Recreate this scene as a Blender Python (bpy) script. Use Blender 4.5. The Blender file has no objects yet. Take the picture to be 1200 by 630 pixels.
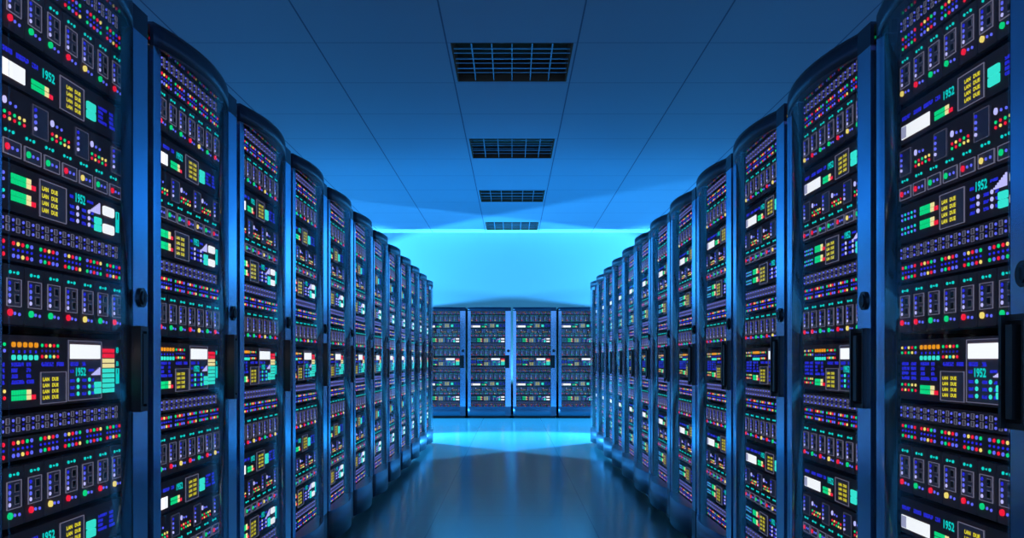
import bpy, math, random
from mathutils import Matrix, Vector

random.seed(7)
SC = bpy.context.scene
COL = SC.collection
PI = math.pi

# ------------------------------------------------------------------ materials
def lin(c):
    c = c / 255.0
    return c / 12.92 if c <= 0.04045 else ((c + 0.055) / 1.055) ** 2.4

def rgb(r, g, b):
    return (lin(r), lin(g), lin(b), 1.0)

MAT = {}

def principled(name, base, rough=0.5, metal=0.0, spec=0.5, bump=None):
    m = bpy.data.materials.new(name)
    m.use_nodes = True
    nt = m.node_tree
    b = nt.nodes['Principled BSDF']
    b.inputs['Base Color'].default_value = (*base, 1.0)
    b.inputs['Roughness'].default_value = rough
    b.inputs['Metallic'].default_value = metal
    b.inputs['Specular IOR Level'].default_value = spec
    if bump:
        tc = nt.nodes.new('ShaderNodeTexCoord')
        no = nt.nodes.new('ShaderNodeTexNoise')
        no.inputs['Scale'].default_value = bump[0]
        no.inputs['Detail'].default_value = 3.0
        bp = nt.nodes.new('ShaderNodeBump')
        bp.inputs['Strength'].default_value = bump[1]
        bp.inputs['Distance'].default_value = 0.002
        nt.links.new(tc.outputs['Object'], no.inputs['Vector'])
        nt.links.new(no.outputs['Fac'], bp.inputs['Height'])
        nt.links.new(bp.outputs['Normal'], b.inputs['Normal'])
    MAT[name] = m
    return m

def glow(name, r, g, b, k=1.0):
    m = bpy.data.materials.new(name)
    m.use_nodes = True
    p = m.node_tree.nodes['Principled BSDF']
    p.inputs['Base Color'].default_value = (0.02, 0.02, 0.02, 1)
    p.inputs['Roughness'].default_value = 0.4
    p.inputs['Emission Color'].default_value = rgb(r, g, b)
    p.inputs['Emission Strength'].default_value = k
    try:
        m.cycles.emission_sampling = 'NONE'
    except Exception:
        pass
    MAT[name] = m
    return m

principled('blue_metal', (0.36, 0.66, 0.95), 0.15, 0.94, bump=(900, 0.06))
principled('header_metal', (0.026, 0.046, 0.08), 0.36, 0.5, 0.3)
principled('plinth_metal', (0.10, 0.16, 0.24), 0.36, 0.8)
principled('dark_metal', (0.018, 0.024, 0.035), 0.40, 0.5)
principled('black_plastic', (0.006, 0.006, 0.007), 0.35)
principled('faceplate', (0.16, 0.082, 0.075), 0.6, 0.0, 0.08)
principled('module_face', (0.19, 0.10, 0.09), 0.6, 0.0, 0.10)
principled('inset_face', (0.30, 0.18, 0.18), 0.5, 0.0, 0.15)
principled('window_face', (0.23, 0.15, 0.17), 0.4, 0.0, 0.15)
principled('mask_black', (0.004, 0.004, 0.005), 0.9, 0.0, 0.1)  # matt black of the strips added beside the glass
principled('socket_black', (0.002, 0.002, 0.002), 0.6)
principled('vent_housing', (0.11, 0.075, 0.05), 0.9, 0.0, 0.05)
principled('vent_bar', (0.16, 0.42, 0.62), 0.4, 0.3)

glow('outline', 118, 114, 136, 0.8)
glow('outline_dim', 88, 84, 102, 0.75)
glow('white', 255, 255, 255, 1.1)
glow('white_dim', 170, 172, 205, 0.9)
glow('cyan', 10, 228, 215, 0.9)
glow('cyan_key', 60, 250, 225, 0.9)
glow('green', 5, 225, 130, 0.95)
glow('red', 255, 24, 55, 1.0)
glow('yellow', 255, 228, 115, 1.0)
glow('warm', 255, 236, 160, 1.0)
glow('amber', 255, 160, 10, 0.9)
glow('blue', 45, 45, 250, 0.75)
glow('blue_dim', 40, 38, 190, 0.6)
glow('lightblue', 105, 112, 255, 0.95)
glow('lavender', 200, 195, 255, 1.05)
glow('text_yellow', 238, 224, 40, 1.05)
glow('text_blue', 46, 46, 245, 0.7)

for k_ in ('red', 'green', 'blue', 'yellow', 'lightblue'):
    e_ = MAT[k_].node_tree.nodes['Principled BSDF'].inputs
    m_ = MAT[k_].copy()
    m_.name = k_ + '_faint'
    m_.node_tree.nodes['Principled BSDF'].inputs['Emission Strength'].default_value = 0.22
    MAT[k_ + '_faint'] = m_

GLASS_IOR = 1.25
def glass_material():
    m = bpy.data.materials.new('door_glass')
    m.use_nodes = True
    nt = m.node_tree
    nt.nodes.clear()
    out = nt.nodes.new('ShaderNodeOutputMaterial')
    mix = nt.nodes.new('ShaderNodeMixShader')
    tr = nt.nodes.new('ShaderNodeBsdfTransparent')
    tr.inputs['Color'].default_value = (0.93, 0.95, 0.97, 1)
    gl = nt.nodes.new('ShaderNodeBsdfGlossy')
    gl.inputs['Roughness'].default_value = 0.06
    gl.inputs['Color'].default_value = (0.9, 0.95, 1, 1)
    # the same coated glass from both sides: the node inverts the index on back faces
    ge = nt.nodes.new('ShaderNodeNewGeometry')
    mr = nt.nodes.new('ShaderNodeMapRange')
    mr.inputs['To Min'].default_value = GLASS_IOR
    mr.inputs['To Max'].default_value = 1.0 / GLASS_IOR
    nt.links.new(ge.outputs['Backfacing'], mr.inputs['Value'])
    fr = nt.nodes.new('ShaderNodeFresnel')
    nt.links.new(mr.outputs['Result'], fr.inputs['IOR'])
    ml = nt.nodes.new('ShaderNodeMath')
    ml.operation = 'MULTIPLY'
    ml.inputs[1].default_value = 0.36
    nt.links.new(fr.outputs[0], ml.inputs[0])
    nt.links.new(ml.outputs[0], mix.inputs[0])
    nt.links.new(tr.outputs[0], mix.inputs[1])
    nt.links.new(gl.outputs[0], mix.inputs[2])
    nt.links.new(mix.outputs[0], out.inputs[0])
    MAT['door_glass'] = m
glass_material()

def tiled(name, base, line, rough, spec, ox, oy, w, bump=None):
    """square one metre tiles with thin joints, laid out in object coordinates"""
    m = principled(name, base, rough, 0.0, spec, bump)
    nt = m.node_tree
    b = nt.nodes['Principled BSDF']
    tc = nt.nodes.new('ShaderNodeTexCoord')
    sx = nt.nodes.new('ShaderNodeSeparateXYZ')
    nt.links.new(tc.outputs['Object'], sx.inputs[0])
    def mth(op, a, c=None):
        n = nt.nodes.new('ShaderNodeMath')
        n.operation = op
        for i, v in enumerate((a, c)):
            if v is None:
                continue
            if isinstance(v, (int, float)):
                n.inputs[i].default_value = v
            else:
                nt.links.new(v, n.inputs[i])
        return n.outputs[0]
    ds = []
    for k, o in ((0, ox), (1, oy)):
        f = mth('FRACT', mth('ADD', sx.outputs[k], o))
        ds.append(mth('MINIMUM', f, mth('SUBTRACT', 1.0, f)))
    hit = mth('MAXIMUM', mth('LESS_THAN', ds[0], w), mth('LESS_THAN', ds[1], w * 0.75))
    mx = nt.nodes.new('ShaderNodeMix')
    mx.data_type = 'RGBA'
    nt.links.new(hit, mx.inputs[0])
    mx.inputs[6].default_value = (*base, 1)
    mx.inputs[7].default_value = (*line, 1)
    nt.links.new(mx.outputs[2], b.inputs['Base Color'])
    return m

tiled('ceiling_tiles', (0.26, 0.38, 0.53), (0.10, 0.14, 0.24), 0.6, 0.05, 0.5, 0.06, 0.006)
tiled('floor_tiles', (0.22, 0.62, 0.70), (0.16, 0.47, 0.55), 0.16, 0.32, 0.5, 0.0, 0.004, bump=(420, 0.05))
principled('wall_paint', (0.27, 0.36, 0.42), 0.6, 0.0, 0.3)

# ------------------------------------------------------------------ mesh builder
class MB:
    def __init__(self):
        self.v, self.f, self.m, self.s = [], [], [], []

    def add(self, verts, faces, mat, smooth=False):
        o = len(self.v)
        self.v += [tuple(p) for p in verts]
        for f in faces:
            self.f.append(tuple(i + o for i in f))
            self.m.append(mat)
            self.s.append(smooth)

    def box(self, x0, x1, y0, y1, z0, z1, mat):
        v = [(x0, y0, z0), (x1, y0, z0), (x1, y1, z0), (x0, y1, z0), (x0, y0, z1), (x1, y0, z1), (x1, y1, z1), (x0, y1, z1)]
        f = [(0, 3, 2, 1), (4, 5, 6, 7), (0, 1, 5, 4), (1, 2, 6, 5), (2, 3, 7, 6), (3, 0, 4, 7)]
        self.add(v, f, mat)

    def prism_xz(self, pts, yf, yb, mat):
        """outline pts (x, z) counter-clockwise seen from -Y, extruded from yf to yb"""
        n = len(pts)
        v = [(x, yf, z) for x, z in pts] + [(x, yb, z) for x, z in pts]
        f = [tuple(range(n)), tuple(range(2 * n - 1, n - 1, -1))]
        f += [((i + 1) % n, i, n + i, n + (i + 1) % n) for i in range(n)]
        self.add(v, f, mat)

    def rrect(self, x0, x1, z0, z1, yf, yb, r, mat, seg=3):
        pts = []
        for cx, cz, a0 in ((x1 - r, z0 + r, -PI / 2), (x1 - r, z1 - r, 0), (x0 + r, z1 - r, PI / 2), (x0 + r, z0 + r, PI)):
            for i in range(seg + 1):
                a = a0 + PI / 2 * i / seg
                pts.append((cx + r * math.cos(a), cz + r * math.sin(a)))
        self.prism_xz(pts, yf, yb, mat)

    def outline(self, x0, x1, z0, z1, t, yf, yb, mat):
        self.box(x0, x1, yf, yb, z0, z0 + t, mat)
        self.box(x0, x1, yf, yb, z1 - t, z1, mat)
        self.box(x0, x0 + t, yf, yb, z0 + t, z1 - t, mat)
        self.box(x1 - t, x1, yf, yb, z0 + t, z1 - t, mat)

    def led(self, x, z, r, mat, y=-0.0025, yb=0.001, rz=None, n=8, k=0.80):
        r = r * k
        rz = r if rz is None else rz * k
        pts = [(x + r * math.cos(2 * PI * i / n), z + rz * math.sin(2 * PI * i / n)) for i in range(n)]
        self.prism_xz(pts, y, yb, mat)

    def prism_xy(self, pts, z0, z1, mat, smooth_n=0):
        """plan outline (x, y) counter-clockwise from above; the first smooth_n sides are shaded smooth"""
        n = len(pts)
        v = [(x, y, z0) for x, y in pts] + [(x, y, z1) for x, y in pts]
        o = len(self.v)
        self.v += v
        self.f.append(tuple(o + i for i in range(n - 1, -1, -1))); self.m.append(mat); self.s.append(False)
        self.f.append(tuple(o + n + i for i in range(n))); self.m.append(mat); self.s.append(False)
        for i in range(n):
            j = (i + 1) % n
            self.f.append((o + i, o + j, o + n + j, o + n + i)); self.m.append(mat); self.s.append(i < smooth_n)

    def cyl_y(self, x, z, r, yf, yb, mat, n=20):
        self.led(x, z, r, mat, yf, yb, n=n, k=1.0)

    def merge(self, other, dx=0, dy=0, dz=0):
        o = len(self.v)
        self.v += [(x + dx, y + dy, z + dz) for x, y, z in other.v]
        self.f += [tuple(i + o for i in f) for f in other.f]
        self.m += other.m
        self.s += other.s

    def text(self, s, x0, x1, z0, z1, y, mat, bold=0.02):
        me = text_mesh(s, bold)
        xs = [p[0] for p in me[0]]; ys = [p[1] for p in me[0]]
        ax, bx, ay, by = min(xs), max(xs), min(ys), max(ys)
        v = [(x0 + (px - ax) / (bx - ax) * (x1 - x0), y, z0 + (py - ay) / (by - ay) * (z1 - z0)) for px, py in me[0]]
        self.add(v, me[1], mat)

    def mesh(self, name):
        me = bpy.data.meshes.new(name)
        me.from_pydata(self.v, [], self.f)
        names = []
        for m in self.m:
            if m not in names:
                names.append(m)
        for m in names:
            me.materials.append(MAT[m])
        idx = {m: i for i, m in enumerate(names)}
        me.polygons.foreach_set('material_index', [idx[m] for m in self.m])
        me.polygons.foreach_set('use_smooth', self.s)
        me.update()
        return me

_text = {}
def text_mesh(s, bold):
    if s not in _text:
        cu = bpy.data.curves.new('lettering', 'FONT')
        cu.body = s
        cu.resolution_u = 2
        cu.offset = bold
        o = bpy.data.objects.new('lettering', cu)
        COL.objects.link(o)
        dg = bpy.context.evaluated_depsgraph_get()
        me = o.evaluated_get(dg).to_mesh()
        _text[s] = ([tuple(v.co[:2]) for v in me.vertices], [tuple(p.vertices) for p in me.polygons])
        o.evaluated_get(dg).to_mesh_clear()
        bpy.data.objects.remove(o)
        bpy.data.curves.remove(cu)
    return _text[s]

def link(name, data, parent=None, mw=None):
    o = bpy.data.objects.new(name, data)
    COL.objects.link(o)
    if parent is not None:
        o.parent = parent
    if mw is not None:
        o.matrix_world = mw
    return o

def tag(o, label, cat, group=None):
    o['label'] = label
    o['category'] = cat
    if group:
        o['group'] = group

# ------------------------------------------------------------------ rack-mounted units
# A unit is a tree: ('name', MB, [children]); front plane y = 0, x along the 0.64 m front, z from the unit's foot.
UW = 0.64
OX = -0.333                                     # unit's left end in rack coordinates

def plate(h, mat='faceplate'):
    b = MB()
    b.rrect(0, UW, 0, h, 0, 0.03, 0.008, mat)
    b.box(0.015, UW - 0.015, 0.03, 0.60, 0.003, h - 0.003, 'dark_metal')
    return b

def scribble(b, x0, x1, zc, hh, mat, rnd, y=-0.001):
    """small pixel lettering too fine to read: a word of cells between x0 and x1"""
    n = max(2, int(round((x1 - x0) / (hh * 0.85))))
    cw = (x1 - x0) / n
    for k in range(n):
        ax = x0 + k * cw
        px, pz = cw * 0.86 / 3, hh / 4
        for i in range(3):
            for j in range(4):
                if rnd.random() < 0.78:
                    b.box(ax + i * px, ax + (i + 0.96) * px, y, 0.001, zc - hh / 2 + j * pz, zc - hh / 2 + (j + 0.96) * pz, mat)

C = {'R': 'red', 'G': 'green', 'Y': 'yellow', 'B': 'blue', 'L': 'lightblue', 'A': 'amber', 'C': 'cyan', 'W': 'lavender'}

LED_H = 0.048
CLUST = [('RGBLR', 'GRLGR'), ('RYRGL', 'LLYRL'), ('GRYRL', 'LGRLL'), ('LYRLG', 'RGLRY'), ('LRGRY', 'GLRLG'), ('GRGBR', 'RLYRG')]

def unit_led_top():
    kids = []
    b = MB()
    b.rrect(0, UW, 0, 0.022, 0, 0.03, 0.005, 'faceplate')
    for k, (a, c) in enumerate(CLUST):
        p = MB()
        for i in range(5):
            x = 0.018 + 0.107 * k + i * 0.0175
            p.led(x, 0.013, 0.0050, C[c[i]] + '_faint')
        kids.append(('light_cluster', p, []))
    return ('indicator_strip', b, kids)

def unit_led():
    kids = []
    for k, (a, c) in enumerate(CLUST):
        b = MB()
        x0 = 0.014 + 0.107 * k
        for i in range(5):
            x = x0 + 0.004 + i * 0.0175
            b.led(x, 0.037, 0.0053, C[a[i]])
            b.led(x, 0.024, 0.0034, 'blue')
            b.led(x, 0.011, 0.0053, C[c[i]])
        kids.append(('light_cluster', b, []))
    return ('indicator_strip', plate(LED_H), kids)

PORT_H = 0.042

def unit_port():
    kids = []
    for k in range(16):
        b = MB()
        x = 0.021 + k * 0.0385
        for z in (0.0065, 0.0235):
            b.outline(x, x + 0.0130, z, z + 0.0130, 0.0011, -0.0015, 0.001, 'outline')
            b.outline(x + 0.0040, x + 0.0090, z + 0.0033, z + 0.0097, 0.0007, -0.001, 0.001, 'outline_dim')
            b.box(x + 0.0011, x + 0.0119, -0.0005, 0.001, z + 0.0011, z + 0.0119, 'faceplate')
        xl = x - 0.0125
        b.led(xl, 0.031, 0.0040, 'lightblue')
        b.led(xl, 0.021, 0.0028, 'blue_dim')
        b.led(xl, 0.011, 0.0040, 'lightblue')
        kids.append(('port_pair', b, []))
    return ('port_strip', plate(PORT_H), kids)

BLADE_H = 0.128

def unit_blade(cols):
    kids = []
    body = MB()
    body.box(0.004, UW - 0.004, 0.006, 0.60, 0.0, BLADE_H, 'black_plastic')
    w = UW / 8
    for k in range(8):
        x0 = k * w
        b = MB()
        b.rrect(x0 + 0.0015, x0 + w - 0.0015, 0.003, BLADE_H - 0.002, -0.004, 0.010, 0.005, 'module_face')
        yf, yb = -0.0065, -0.0035
        st = MB()
        for i, (dx, r, m) in enumerate(((0.026, 0.0045, 'cyan'), (0.040, 0.0026, 'cyan'), (0.054, 0.0045, 'cyan'))):
            st.led(x0 + dx, BLADE_H * 0.865, r, m, yf, yb)
        lo = MB()
        lo.led(x0 + 0.024, BLADE_H * 0.215, 0.0088, C[cols[k]], yf - 0.002, yb, n=12)
        lo.led(x0 + 0.043, BLADE_H * 0.205, 0.0042, 'lightblue', yf, yb)
        lo.led(x0 + 0.060, BLADE_H * 0.195, 0.0042, 'lightblue', yf, yb)
        p = MB()
        a, c, z0, z1 = x0 + 0.013, x0 + 0.067, BLADE_H * 0.315, BLADE_H * 0.765
        p.box(a, c, -0.005, yb, z0, z1, 'inset_face')
        p.outline(a, c, z0, z1, 0.0012, yf, yb, 'outline')
        for i, m in enumerate(('lavender', 'lightblue', 'lightblue', 'blue')):
            p.led(a + 0.010, z0 + 0.010 + i * 0.0125, 0.0054, m, yf, yb)
        for z in (z0 + 0.0075, z0 + 0.033):
            p.box(a + 0.029, a + 0.047, -0.0056, yb, z, z + 0.0185, 'outline_dim')
            p.box(a + 0.0312, a + 0.0448, -0.0064, yb, z + 0.002, z + 0.0165, 'socket_black')
        kids.append(('blade_module', b, [('port_panel', p, []), ('cyan_lights', st, []), ('status_lights', lo, [])]))
    return ('blade_server', body, kids)

def meter(x0, x1, z, hh, red):
    """a row of green segments that ends in yellow and, where red, in red"""
    b = MB()
    n = 10 if red else 8
    cw = (x1 - x0) / 10
    for i in range(n):
        m = 'green' if i < 5.5 else ('warm' if i < 8 else 'red')
        b.box(x0 + i * cw, x0 + i * cw + cw * 0.86, -0.002, 0.001, z, z + hh, m)
    return b

def yellow_panel(x0, x1, z0, z1, tx):
    b = MB()
    b.box(x0, x1, -0.002, 0.001, z0, z1, 'inset_face')
    b.outline(x0, x1, z0, z1, 0.0013, -0.004, -0.001, 'outline')
    t = MB()
    h = z1 - z0
    for i in range(4):
        zc = z0 + h * (0.20 + 0.19 * i)
        t.text('LAN', x0 + tx, x0 + tx + 0.027, zc - h * 0.06, zc + h * 0.06, -0.003, 'text_yellow', 0.035)
        t.text('DUE', x0 + tx + 0.039, x0 + tx + 0.067, zc - h * 0.06, zc + h * 0.06, -0.003, 'text_yellow', 0.035)
    return ('text_panel', b, [('yellow_text', t, [])])

def key(x0, x1, z0, z1, m='cyan_key'):
    b = MB()
    zm = (z0 + z1) / 2
    b.rrect(x0, x1, z0, zm - 0.0008, -0.004, 0.001, 0.003, m)
    b.rrect(x0, x1, zm + 0.0008, z1, -0.004, 0.001, 0.003, m)
    return b

def digits(x0, x1, z0, z1):
    b = MB()
    b.text('1952', x0, x1, z0, z1, -0.0012, 'cyan', 0.03)
    return ('digit_readout', b, [])

A_H = 0.093

def unit_display():
    rnd = random.Random(3)
    h = A_H
    kids = []
    d = MB()
    d.box(0.0113, 0.168, -0.002, 0.001, h * 0.14, h * 0.50, 'white')
    d.box(0.0113, 0.040, -0.0026, -0.001, h * 0.16, h * 0.48, 'white_dim')
    kids.append(('display_screen', d, []))
    t, u = MB(), MB()
    for a, c in ((0.013, 0.062), (0.080, 0.122), (0.136, 0.185), (0.198, 0.222)):
        scribble(t, a, c, h * 0.72, 0.0105, 'text_blue', rnd)
    for i, z in enumerate((0.68, 0.56, 0.44, 0.32)):
        scribble(u, 0.505, 0.53 if i in (1, 2) else 0.552, h * z, 0.0075, 'text_blue', rnd)
        scribble(u, 0.566, 0.588 + 0.01 * (i == 3), h * z, 0.0075, 'text_blue', rnd)
    kids.append(('blue_text', t, []))
    kids.append(('blue_text', u, []))
    kids.append(digits(0.240, 0.292, h * 0.56, h * 0.79))
    kids.append(('level_meter', meter(0.195, 0.284, h * 0.29, 0.0092, False), []))
    kids.append(('level_meter', meter(0.195, 0.284, h * 0.165, 0.0092, True), []))
    kids.append(yellow_panel(0.312, 0.426, h * 0.06, h * 0.88, 0.030))
    kids.append(('glowing_key', key(0.4425, 0.486, h * 0.22, h * 0.66), []))
    return ('control_panel', plate(h), kids)

D_H = 0.148

def unit_switch():
    h = D_H
    kids = []
    for k in range(4):
        x0 = 0.004 + 0.189 * k
        w = MB()
        w.rrect(x0, x0 + 0.068, h * 0.47, h * 0.93, -0.003, 0.001, 0.004, 'window_face')
        w.outline(x0 + 0.002, x0 + 0.066, h * 0.475, h * 0.925, 0.0012, -0.0042, -0.002, 'outline_dim')
        for i, m in enumerate(('lavender', 'lightblue', 'lightblue', 'blue')):
            w.led(x0 + 0.012, h * 0.58 + i * 0.0135, 0.0050, m, -0.006, -0.002)
        kids.append(('smoked_window', w, []))
        if k < 3:
            b = MB()
            xa = x0 + 0.088
            b.led(xa, h * 0.79, 0.0082, 'lavender', rz=0.0095, n=12)
            b.led(xa + 0.021, h * 0.775, 0.0042, 'lightblue')
            b.led(xa + 0.041, h * 0.765, 0.0042, 'lightblue')
            seq = ('GRGYY', 'RYRGR') if k % 2 == 0 else ('RYRGR', 'GRGYY')
            for i in range(5):
                b.led(xa + i * 0.0185, h * 0.63, 0.0045, C[seq[0][i]])
                b.led(xa + i * 0.0185, h * 0.555, 0.0045, C[seq[1][i]])
            kids.append(('light_cluster', b, []))
    cols = 'RRGGRYGR'
    for k in range(8):
        t = MB()
        x0 = 0.004 + 0.0797 * k
        for dx, r in ((0.012, 0.0045), (0.026, 0.0026), (0.040, 0.0045)):
            t.led(x0 + dx, h * 0.385, r, 'cyan')
        b = MB()
        b.box(x0, x0 + 0.066, -0.003, 0.001, h * 0.05, h * 0.265, 'inset_face')
        b.outline(x0, x0 + 0.066, h * 0.05, h * 0.265, 0.0013, -0.0045, -0.001, 'outline')
        b.led(x0 + 0.014, h * 0.155, 0.0088, C[cols[k]], -0.006, -0.002, n=12)
        b.led(x0 + 0.033, h * 0.155, 0.0044, 'lightblue', -0.005, -0.002)
        b.led(x0 + 0.051, h * 0.155, 0.0044, 'lightblue', -0.005, -0.002)
        kids.append(('button_box', b, []))
        kids.append(('cyan_lights', t, []))
    return ('switch_panel', plate(h), kids)

B_H = 0.098

def signal(x0, x1, z0, z1, m):
    b = MB()
    n = 7
    cw = (x1 - x0) / n
    for i in range(n):
        b.box(x0 + i * cw, x0 + i * cw + cw * 0.68, -0.002, 0.001, z0, z0 + (z1 - z0) * (i + 1) / n, m)
    return b

def readouts(x0, z0, z1, dot, rnd):
    """three columns of small blue words, with a column of round lights after the first two"""
    out = []
    for a, c, d in ((0.0, 0.022, 0.036), (0.058, 0.080, 0.093), (0.106, 0.119, None)):
        t, l = MB(), MB()
        for i in range(3):
            z = z0 + (z1 - z0) * i / 2
            scribble(t, x0 + a, x0 + c, z, 0.0075, 'text_blue', rnd)
            if d:
                l.led(x0 + d, z + 0.001, 0.0062, dot)
        out.append(('blue_text', t, []))
        if d:
            out.append(('round_lights', l, []))
    return out

def unit_monitor():
    rnd = random.Random(5)
    h = B_H
    kids = []
    dots = MB()
    for z in (0.75, 0.62, 0.38, 0.25):
        for i in range(5):
            dots.led(0.014 + i * 0.0185, h * z, 0.0045, 'cyan' if (i + int(z * 8)) % 2 else 'lightblue')
    kids.append(('light_cluster', dots, []))
    for z, r in ((0.70, False), (0.585, True), (0.34, False), (0.225, True)):
        kids.append(('level_meter', meter(0.117, 0.212, h * z, 0.0100, r), []))
    kids.append(yellow_panel(0.2245, 0.341, h * 0.06, h * 0.90, 0.010))
    kids += readouts(0.362, h * 0.22, h * 0.54, 'lavender', rnd)
    t, u = MB(), MB()
    scribble(t, 0.362, 0.380, h * 0.78, 0.0075, 'text_blue', rnd)
    scribble(u, 0.447, 0.478, h * 0.80, 0.0065, 'text_blue', rnd)
    kids.append(('blue_text', t, []))
    kids.append(('blue_text', u, []))
    kids.append(digits(0.388, 0.436, h * 0.67, h * 0.90))
    kids.append(('signal_bars', signal(0.462, 0.515, h * 0.58, h * 0.86, 'lavender'), []))
    kids.append(('glowing_key', key(0.483, 0.517, h * 0.13, h * 0.48), []))
    for z0 in (0.60, 0.14):
        b = MB()
        b.rrect(0.528, 0.588, h * z0, h * (z0 + 0.24), -0.004, 0.001, 0.006, 'white')
        kids.append(('white_button', b, []))
    m = MB()
    m.box(0.603, 0.618, -0.002, 0.001, h * 0.26, h * 0.60, 'cyan')
    m.outline(0.603, 0.618, h * 0.26, h * 0.80, 0.0015, -0.003, 0.001, 'cyan')
    kids.append(('bar_meter', m, []))
    return ('monitor_panel', plate(h), kids)

M_H = 0.154

def unit_console():
    rnd = random.Random(9)
    h = M_H
    kids = []
    a = MB()
    for i in range(5):
        x = 0.014 + i * 0.0195
        a.led(x, h * 0.87, 0.0045, C['YBYRG'[i]])
        a.led(x, h * 0.785, 0.0045, C['GRGYL'[i]])
        a.led(x, h * 0.245, 0.0045, C['GRGYY'[i]])
        a.led(x, h * 0.155, 0.0045, C['RYRGR'[i]])
    kids.append(('light_cluster', a, []))
    a = MB()
    for i in range(5):
        x = 0.125 + i * 0.022
        a.rrect(x - 0.006, x + 0.006, h * 0.835, h * 0.905, -0.003, 0.001, 0.004, 'amber')
        a.box(x - 0.003, x + 0.003, -0.001, 0.001, h * 0.755, h * 0.795, 'blue')
        a.rrect(x - 0.006, x + 0.006, h * 0.66, h * 0.73, -0.003, 0.001, 0.004, 'cyan_key')
    kids.append(('light_cluster', a, []))
    a = MB()
    for i in range(5):
        x = 0.238 + i * 0.0168
        a.led(x, h * 0.87, 0.0046, C['GRYRG'[i]])
        a.led(x, h * 0.79, 0.0034, 'blue_dim')
        a.led(x, h * 0.71, 0.0046, C['RYCYR'[i]])
    kids.append(('light_cluster', a, []))
    t, u, v = MB(), MB(), MB()
    for i, z in enumerate((0.60, 0.52, 0.44, 0.36)):
        w = (0.046, 0.024, 0.024, 0.048)[i]
        scribble(t, 0.012, 0.012 + 0.038 + 0.006 * (i % 2), h * z, 0.0085, 'text_blue', rnd)
        scribble(t, 0.066, 0.094, h * z, 0.0085, 'text_blue', rnd)
        scribble(u, 0.119, 0.119 + w, h * z, 0.0085, 'text_blue', rnd)
        scribble(u, 0.176, 0.194 + 0.012 * (i == 3), h * z, 0.0085, 'text_blue', rnd)
    scribble(v, 0.236, 0.288, h * 0.60, 0.0095, 'text_blue', rnd)
    scribble(v, 0.302, 0.334, h * 0.60, 0.0095, 'text_blue', rnd)
    kids += [('blue_text', q, []) for q in (t, u, v)]
    kids.append(('level_meter', meter(0.119, 0.212, h * 0.185, 0.0100, False), []))
    kids.append(('level_meter', meter(0.119, 0.212, h * 0.110, 0.0100, True), []))
    kids.append(yellow_panel(0.228, 0.341, h * 0.03, h * 0.49, 0.010))
    p = MB()
    x0 = 0.349
    p.rrect(x0, x0 + 0.170, h * 0.03, h * 0.97, -0.002, 0.001, 0.005, 'inset_face')
    p.outline(x0 + 0.001, x0 + 0.169, h * 0.04, h * 0.96, 0.0014, -0.0035, -0.001, 'outline')
    d = MB()
    d.box(x0 + 0.010, x0 + 0.160, -0.004, -0.001, h * 0.68, h * 0.90, 'white')
    ro = readouts(x0 + 0.011, h * 0.135, h * 0.345, 'cyan_key', rnd)
    t, u, v = MB(), MB(), MB()
    scribble(t, x0 + 0.011, x0 + 0.052, h * 0.60, 0.0095, 'text_blue', rnd)
    scribble(t, x0 + 0.068, x0 + 0.088, h * 0.60, 0.0095, 'text_blue', rnd)
    scribble(u, x0 + 0.011, x0 + 0.028, h * 0.49, 0.0075, 'text_blue', rnd)
    scribble(v, x0 + 0.101, x0 + 0.130, h * 0.50, 0.0065, 'text_blue', rnd)
    ro += [('blue_text', q, []) for q in (t, u, v)]
    ro.append(digits(x0 + 0.037, x0 + 0.086, h * 0.41, h * 0.545))
    ro.append(('signal_bars', signal(x0 + 0.116, x0 + 0.162, h * 0.42, h * 0.54, 'lavender'), []))
    ro.append(('glowing_key', key(x0 + 0.130, x0 + 0.162, h * 0.12, h * 0.31), []))
    for q in ro:
        q[1].v = [(x, y - 0.002, z) for x, y, z in q[1].v]
    kids.append(('screen_panel', p, [('display_screen', d, [])] + ro))
    g = MB()
    for i in range(9):
        z = h * (0.125 + 0.082 * i)
        g.box(0.528, 0.590, -0.003, 0.001, z, z + h * 0.066, 'cyan_key' if i < 5 else ('warm' if i < 7 else 'red'))
    kids.append(('bar_graph', g, []))
    m = MB()
    m.text('8', 0.603, 0.619, h * 0.78, h * 0.88, -0.001, 'cyan')
    m.text('B', 0.605, 0.620, h * 0.56, h * 0.64, -0.001, 'cyan')
    m.box(0.604, 0.618, -0.002, 0.001, h * 0.26, h * 0.43, 'cyan')
    m.outline(0.604, 0.618, h * 0.26, h * 0.52, 0.0015, -0.003, 0.001, 'cyan')
    kids.append(('bar_meter', m, []))
    return ('main_console', plate(h), kids)

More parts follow.
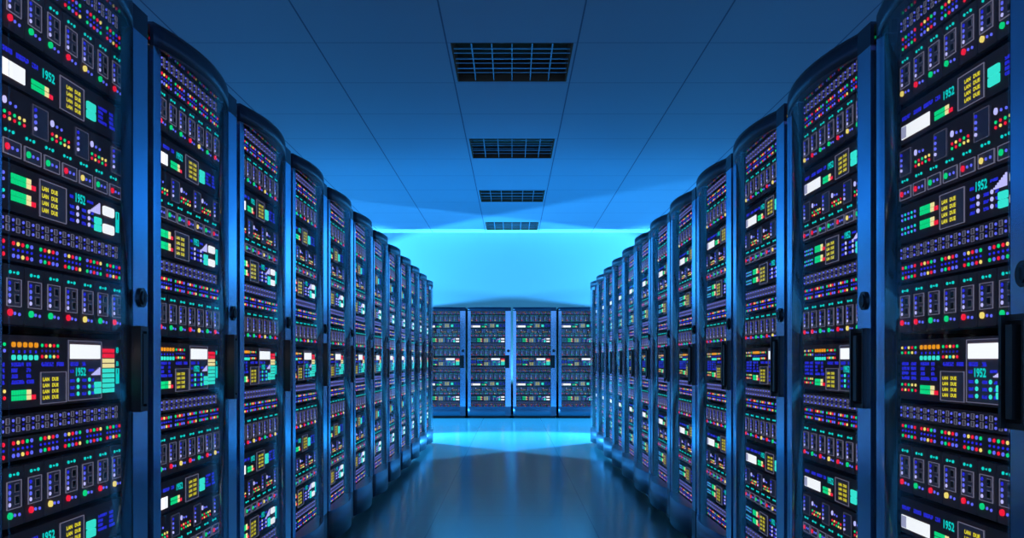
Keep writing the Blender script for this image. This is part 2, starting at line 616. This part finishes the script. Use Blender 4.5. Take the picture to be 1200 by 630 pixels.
KINDS = {
    'ledtop': (unit_led_top(), 0.022, 'light strip', 'coloured light strips in the racks'),
    'led': (unit_led(), LED_H, 'light strip', 'coloured light strips in the racks'),
    'port': (unit_port(), PORT_H, 'network device', 'double port strips in the racks'),
    'blade1': (unit_blade('YRGGRYGR'), BLADE_H, 'server', 'blade servers in the racks'),
    'blade2': (unit_blade('RRGGRYGR'), BLADE_H, 'server', 'blade servers in the racks'),
    'blade3': (unit_blade('RGRYRGRY'), BLADE_H, 'server', 'blade servers in the racks'),
    'display': (unit_display(), A_H, 'control panel', 'white display panels in the racks'),
    'switch': (unit_switch(), D_H, 'switch', 'smoked window switch panels in the racks'),
    'monitor': (unit_monitor(), B_H, 'monitor panel', 'two meter panels in the racks'),
    'console': (unit_console(), M_H, 'console', 'main consoles in the racks'),
}
STACK = [                                        # unit kind, its foot above the floor, what it is
    ('ledtop', 1.9255, 'thin coloured light strip under the top cap'),
    ('port', 1.8820, 'double port strip near the top cap'),
    ('led', 1.831, 'coloured light strip above the upper blade server'),
    ('blade1', 1.695, 'upper blade server'),
    ('display', 1.590, 'upper panel with white display and cyan digits'),
    ('switch', 1.435, 'upper switch panel with smoked windows'),
    ('monitor', 1.329, 'upper panel with two pairs of green meters'),
    ('port', 1.280, 'double port strip under the upper green meters'),
    ('led', 1.226, 'coloured light strip above the middle blade server'),
    ('blade2', 1.091, 'middle blade server above the white-screen console'),
    ('console', 0.919, 'main console with white screen and bar graph'),
    ('port', 0.864, 'double port strip under the main console'),
    ('led', 0.811, 'coloured light strip above the lower blade server'),
    ('blade3', 0.673, 'lower blade server'),
    ('display', 0.566, 'lower panel with white display and cyan digits'),
    ('switch', 0.411, 'lower switch panel with smoked windows'),
    ('monitor', 0.303, 'lower panel with two pairs of green meters'),
    ('port', 0.253, 'double port strip under the lower green meters'),
    ('led', 0.2040, 'coloured light strip at the bottom of the glass'),
]

TREE, FLAT = {}, {}
SX = 1.022
def bake(node):
    name, mb, kids = node
    mb.v = [(x * SX, y, z) for x, y, z in mb.v]
    return (name, mb.mesh(name), [bake(k) for k in kids])
def flatten(node, out):
    out.merge(node[1])
    for k in node[2]:
        flatten(k, out)
    return out
for k, (node, h, cat, grp) in KINDS.items():
    TREE[k] = bake(node)
    FLAT[k] = flatten(node, MB()).mesh(node[0])

def place_unit(kind, mw, label, detail):
    node = TREE[kind]
    if detail:
        o = link(node[0], node[1], None, mw)
        for kn, km, ks in node[2]:
            c = link(kn, km, o)
            for sn, sm, _ in ks:
                link(sn, sm, c)
    else:
        o = link(node[0], FLAT[kind], None, mw)
    tag(o, label, KINDS[kind][2], KINDS[kind][3])
    return o

# ------------------------------------------------------------------ the rack
HW = 0.3800                                      # half the cabinet's width
DEPTH = 0.95
RH = 1.955
STILE = 0.285                                    # where the wide stile begins
def arc_pts(x0, x1, sag, n=14, y0=0.0):
    """front edge in plan, from x0 to x1, bulging towards -Y"""
    c = (x1 - x0) / 2
    R = (c * c + sag * sag) / (2 * sag)
    a = math.asin(c / R)
    cx, cy = (x0 + x1) / 2, y0 - sag + R
    return [(cx + R * math.sin(-a + 2 * a * i / n), cy - R * math.cos(-a + 2 * a * i / n)) for i in range(n + 1)]

def rack_parts():
    P = {}
    b = MB()                                     # open-fronted cabinet
    b.box(-HW, -HW + 0.015, 0.035, DEPTH, 0.03, RH - 0.012, 'dark_metal')
    b.box(HW - 0.015, HW, 0.035, DEPTH, 0.03, RH - 0.012, 'dark_metal')
    b.box(-HW + 0.015, HW - 0.015, DEPTH - 0.015, DEPTH, 0.03, RH - 0.012, 'dark_metal')
    b.box(-HW, HW, 0.10, DEPTH, RH - 0.012, RH, 'dark_metal')
    b.box(-HW + 0.015, HW - 0.015, 0.10, DEPTH - 0.015, 0.15, 0.19, 'dark_metal')
    P['cabinet'] = b.mesh('cabinet')
    for s in (0, 1):                             # perforated mounting rails inside
        b = MB()
        x0, x1 = ((-0.3640, -0.340), (0.328, 0.3640))[s]
        b.box(x0, x1, 0.050, 0.075, 0.19, 1.94, 'black_plastic')
        for i in range(56):
            z = 0.215 + i * 0.0305
            xm = (x0 + x1) / 2
            b.box(xm - 0.005, xm + 0.005, 0.0492, 0.052, z, z + 0.009, 'socket_black')
        P['mounting_rail%d' % s] = b.mesh('mounting_rail')
    sag = 0.045
    front = arc_pts(-HW, STILE, sag)
    def cap(z0, z1, mat, yb, bevel=0.0):
        b = MB()
        pts = front + [(HW, 0.0), (HW, yb), (-HW, yb)]
        b.prism_xy(pts, z0, z1, mat, smooth_n=len(front) - 1)
        return b
    b = MB()                                     # a curved front skin under a roof plate
    outer = front + [(HW, 0.0)]
    inner = [(x, y + 0.010) for x, y in outer]
    b.prism_xy(outer + inner[::-1], 1.890, RH - 0.0065, 'header_metal', smooth_n=len(front) - 1)
    b.prism_xy(front + [(HW, 0.0), (HW, 0.10), (-HW, 0.10)], RH - 0.006, RH, 'header_metal', smooth_n=len(front) - 1)
    P['top_cap'] = b.mesh('top_cap')
    # roof lip behind the cap's front
    b = cap(0.045, 0.205, 'plinth_metal', 0.034)
    P['plinth'] = b.mesh('plinth')
    b = MB()
    b.box(-HW + 0.02, HW - 0.02, 0.03, DEPTH - 0.02, 0.0, 0.15, 'black_plastic')
    P['foot'] = b.mesh('foot')
    b = MB()
    b.box(STILE, HW, 0.0, 0.028, 0.205, 1.890, 'blue_metal')
    P['door'] = b.mesh('door')
    b = MB()
    b.box(STILE - 0.004, STILE - 0.0003, 0.001, 0.030, 0.207, 1.888, 'mask_black')  # added dark strip, keeps reflections off the stile's inner face
    P['glare_mask0'] = b.mesh('glare_mask')
    b = MB()
    b.box(-0.3262, -0.3235, 0.001, 0.030, 0.207, 1.888, 'mask_black')  # same added strip over the hinge post's inner face
    P['glare_mask1'] = b.mesh('glare_mask')
    b = MB()
    b.box(-HW, -0.3265, 0.0, 0.028, 0.205, 1.890, 'blue_metal')
    P['hinge_post'] = b.mesh('hinge_post')
    # glass
    b = MB()
    g0, g1 = -0.323, STILE - 0.005
    o_ = [p for p in arc_pts(-HW, STILE, sag, 40) if g0 <= p[0] <= g1]
    o_ = [(g0, o_[0][1])] + o_ + [(g1, o_[-1][1])]
    i_ = [(x, y + 0.006) for x, y in o_]
    n = len(o_)
    v = [(x, y, z) for z in (0.206, 1.889) for x, y in o_ + i_]
    N = 2 * n
    for i in range(n - 1):
        b.f.append((i, i + 1, N + i + 1, N + i)); b.m.append('door_glass'); b.s.append(True)
        b.f.append((n + i + 1, n + i, N + n + i, N + n + i + 1)); b.m.append('door_glass'); b.s.append(True)
        b.f.append((i + 1, i, n + i, n + i + 1)); b.m.append('door_glass'); b.s.append(False)
        b.f.append((N + i, N + i + 1, N + n + i + 1, N + n + i)); b.m.append('door_glass'); b.s.append(False)
    b.f.append((0, N, N + n, n)); b.m.append('door_glass'); b.s.append(False)
    b.f.append((n - 1, n + n - 1, N + n + n - 1, N + n - 1)); b.m.append('door_glass'); b.s.append(False)
    b.v = v
    P['glass_pane'] = b.mesh('glass_pane')
    # handle: a deep black grip with a slim lever
    b = MB()
    hx0, hx1 = STILE - 0.004, STILE + 0.068
    b.box(hx0, hx0 + 0.010, -0.022, 0.004, 0.885, 1.110, 'black_plastic')
    b.box(hx1 - 0.008, hx1, -0.012, 0.004, 0.885, 1.110, 'black_plastic')
    b.box(hx0, hx1, -0.012, 0.004, 1.098, 1.110, 'black_plastic')
    b.box(hx0, hx1, -0.012, 0.004, 0.885, 0.897, 'black_plastic')
    b.box(hx0 + 0.010, hx1 - 0.008, -0.003, 0.004, 0.897, 1.098, 'socket_black')
    b.box(hx0 + 0.022, hx0 + 0.046, -0.020, -0.003, 0.905, 1.090, 'black_plastic')
    P['handle'] = b.mesh('handle')
    b = MB()
    lx = (STILE + HW) / 2 + 0.004
    b.cyl_y(lx, 1.187, 0.026, -0.006, 0.004, 'black_plastic', 24)
    b.cyl_y(lx, 1.187, 0.018, -0.010, -0.005, 'dark_metal', 20)
    b.box(lx - 0.0025, lx + 0.0025, -0.0108, -0.009, 1.175, 1.199, 'socket_black')
    P['lock'] = b.mesh('lock')
    return P
RP = rack_parts()

def make_rack(mw, label, group):
    r = link('server_rack', None, None, mw)
    r.empty_display_size = 0.2
    tag(r, label, 'server rack', group)
    link('cabinet', RP['cabinet'], r)
    link('mounting_rail', RP['mounting_rail0'], r)
    link('mounting_rail', RP['mounting_rail1'], r)
    link('top_cap', RP['top_cap'], r)
    link('plinth', RP['plinth'], r)
    link('foot', RP['foot'], r)
    h = link('hinge_post', RP['hinge_post'], r)
    link('glare_mask', RP['glare_mask1'], h)
    d = link('door', RP['door'], r)
    link('glare_mask', RP['glare_mask0'], d)
    link('glass_pane', RP['glass_pane'], d)['label'] = 'curved clear glass pane'
    link('handle', RP['handle'], d)['label'] = 'recessed black grip handle'
    link('lock', RP['lock'], d)['label'] = 'round black key lock'
    return r

ORD = ['first', 'second', 'third', 'fourth', 'fifth', 'sixth', 'seventh', 'eighth', 'ninth', 'tenth', 'eleventh', 'twelfth']
A = 0.99                                         # half the aisle
P0 = 2.493 - 0.4
NEAR = 4
def fill(mw, where, detail):
    for kind, z, desc in STACK:
        place_unit(kind, mw @ Matrix.Translation((OX, 0.045, z)), '%s, %s' % (desc, where), detail)

for k in range(12):
    for side in (0, 1):
        y = P0 + 0.8 * k
        if side == 0:
            mw = Matrix.Translation((-A, y, 0)) @ Matrix.Rotation(PI / 2, 4, 'Z')
        else:
            mw = Matrix.Translation((A, y, 0)) @ Matrix.Rotation(-PI / 2, 4, 'Z')
        row = ('left', 'right')[side]
        make_rack(mw, 'server rack with curved glass door, %s from the camera in the %s row' % (ORD[k], row),
                  'server racks along the %s side of the aisle' % row)
        fill(mw, '%s row\'s %s rack' % (row, ORD[k]), k < NEAR)
BACK_Y = 16.04
for k in range(4):
    mw = Matrix.Translation((-1.2 + 0.8 * k, BACK_Y, 0))
    make_rack(mw, 'front-facing server rack by the blue end wall, %s from the left' % ORD[k], 'server racks across the end of the aisle')
    fill(mw, 'end wall\'s %s rack' % ORD[k], False)
for x, row in ((-2.0, 'left'), (2.0, 'right')):  # empty, unseen racks added to widen the shadow on the end wall
    make_rack(Matrix.Translation((x, BACK_Y, 0)), 'server rack by the end wall, hidden behind the %s row' % row, 'server racks across the end of the aisle')

# ------------------------------------------------------------------ room
CZ = 3.44
WY = 17.26
X0, X1, Y0 = -9.0, 9.0, -3.0
VENTS = [(6.945 + 3 * i, 7.912 + 3 * i) for i in range(4)]
VX = 0.472
def structure(name, mb):
    o = link(name, mb.mesh(name))
    o['kind'] = 'structure'
    return o
b = MB()
b.box(X0, X1, Y0, WY + 0.2, -0.1, 0.0, 'floor_tiles')
structure('floor', b)
b = MB()
T = 0.04
b.box(X0, -VX, Y0, WY + 0.2, CZ, CZ + T, 'ceiling_tiles')
b.box(VX, X1, Y0, WY + 0.2, CZ, CZ + T, 'ceiling_tiles')
yy = Y0
for a, c in VENTS:
    b.box(-VX, VX, yy, a, CZ, CZ + T, 'ceiling_tiles')
    yy = c
b.box(-VX, VX, yy, WY + 0.2, CZ, CZ + T, 'ceiling_tiles')
structure('ceiling', b)
b = MB()
b.box(X0, X1, WY, WY + 0.2, 0, CZ, 'wall_paint')
structure('wall_back', b)

vw = ['nearest the camera, the largest in view', 'second from the camera', 'third from the camera', 'farthest, against the end wall']
vent_src = None
def vent_meshes():
    L = 0.967
    h = MB()
    x, z0, z1, t = VX, 0.0, 0.16, 0.012
    e = 0.0015
    h.box(-x + e, -x + t, e, L - e, z0, z1, 'vent_housing')
    h.box(x - t, x - e, e, L - e, z0, z1, 'vent_housing')
    h.box(-x + t, x - t, e, t, z0, z1, 'vent_housing')
    h.box(-x + t, x - t, L - t, L - e, z0, z1, 'vent_housing')
    h.box(-x + e, x - e, e, L - e, z1, z1 + 0.01, 'vent_housing')
    out = [('housing', h)]
    xi = x - t
    for lo, w, hh in ((0.002, 0.0045, 0.005), (0.036, 0.012, 0.008)):
        g = MB()
        for i in range(1, 4):
            y = L * i / 4
            g.box(-xi, xi, y - w / 2, y + w / 2, lo, lo + hh, 'vent_bar')
        for i in range(1, 6):
            xx = -x + 2 * x * i / 6
            g.box(xx - 0.0030, xx + 0.0030, t, L - t, lo + hh, lo + hh + 0.006, 'vent_bar')
        out.append(('grille', g))
    return [(n, m.mesh(n)) for n, m in out]
VM = vent_meshes()
for i, (a, c) in enumerate(VENTS):
    v = link('ceiling_vent', None, None, Matrix.Translation((0, a, CZ)))
    tag(v, 'square dark ceiling vent with blue grille, %s' % vw[i], 'vent', 'ceiling vents over the aisle')
    for n, m in VM:
        link(n, m, v)

# ------------------------------------------------------------------ lights
def spot(name, P, az, el, half, power, color, radius=0.05, blend=0.0):
    l = bpy.data.lights.new(name, 'SPOT')
    l.energy = power
    l.color = color
    l.spot_size = math.radians(2 * half)
    l.spot_blend = blend
    l.shadow_soft_size = radius
    o = bpy.data.objects.new(name, l)
    COL.objects.link(o)
    d = Vector((math.cos(el) * math.cos(az), math.cos(el) * math.sin(az), math.sin(el)))
    o.location = P
    o.rotation_euler = d.to_track_quat('-Z', 'Y').to_euler()
    return o
R = math.radians
CY = (0.06, 0.46, 1.0)
LAMP, PATCH = 3700, 900
def light_shield(x, y, z):
    """a lamp on a pole, its light shielded downwards by a round dish"""
    r = link('added_light_shield', None, None, Matrix.Translation((x, y, 0)))  # out-of-view stand, added to keep lamplight off the floor below it
    tag(r, 'added unseen light shield, a round dish on a pole behind the %s row' % ('left' if x < 0 else 'right'), 'light shield', 'added light shields in the cross corridor')
    def disc(name, prof, mat):
        b = MB()
        n = 32
        v = [(q * math.cos(2 * PI * i / n), q * math.sin(2 * PI * i / n), h) for q, h in prof for i in range(n)]
        f = [(k * n + i, k * n + (i + 1) % n, (k + 1) * n + (i + 1) % n, (k + 1) * n + i) for k in range(len(prof) - 1) for i in range(n)]
        f += [tuple(range(n - 1, -1, -1)), tuple(range((len(prof) - 1) * n, len(prof) * n))]
        b.add(v, f, mat)
        link(name, b.mesh(name), r)
    disc('base', [(0.16, 0.0), (0.16, 0.02), (0.02, 0.03)], 'black_plastic')
    disc('pole', [(0.018, 0.03), (0.018, z - 0.22)], 'dark_metal')
    disc('dish', [(0.03, z - 0.22), (0.33, z - 0.19), (0.33, z - 0.18), (0.02, z - 0.205)], 'black_plastic')
light_shield(5.0, 15.3, 1.66)
light_shield(-5.0, 15.3, 1.66)
spot('corridor_lamp', (5.0, 15.3, 1.66), R(132.5), R(-57.5), 85.7, LAMP, CY, 0.08)
spot('corridor_lamp', (-5.0, 15.3, 1.66), R(35), R(-60), 85.8, LAMP, CY, 0.08)
for sx in (-1, 1):
    d = Vector((-2.2 * sx, -0.95, -1.12))
    spot('floor_lamp', (2.2 * sx, 12.6, 1.12), math.atan2(d.y, d.x), math.atan2(d.z, math.hypot(d.x, d.y)), 38, PATCH, CY, 0.05, 0.6)

l = bpy.data.lights.new('wall_washer', 'AREA')
l.shape = 'RECTANGLE'
l.size = 8.0
l.size_y = 0.04
l.energy = 170
l.spread = math.radians(40)
l.color = (0.10, 0.62, 1.0)
o = bpy.data.objects.new('wall_washer', l)
COL.objects.link(o)
o.location = (0, 17.17, 0.35)
o.rotation_euler = (PI, 0, 0)

w = bpy.data.worlds.new('room_light')
SC.world = w
w.use_nodes = True
bg = w.node_tree.nodes['Background']
bg.inputs[0].default_value = (0.125, 0.25, 0.52, 1)
bg.inputs[1].default_value = 2.35

# ------------------------------------------------------------------ camera and view
cam = bpy.data.cameras.new('camera')
cam.sensor_width = 36.0
cam.lens = 32.0
co = bpy.data.objects.new('camera', cam)
COL.objects.link(co)
co.location = (0, 0, 1.02)
co.rotation_euler = (PI / 2, 0, 0)
cam.shift_y = 107.0 / 1200.0
cam.clip_start = 0.02
SC.camera = co
SC.view_settings.view_transform = 'Standard'
SC.view_settings.look = 'None'
SC.view_settings.exposure = 0.0
SC.view_settings.gamma = 1.0
SC.view_settings.use_curve_mapping = False
cy = SC.cycles
cy.max_bounces = 8
cy.diffuse_bounces = 1
cy.glossy_bounces = 4
cy.transparent_max_bounces = 24
cy.sample_clamp_indirect = 4.0
cy.caustics_reflective = False
cy.caustics_refractive = False
try:
    cy.use_denoising = True
except Exception:
    pass
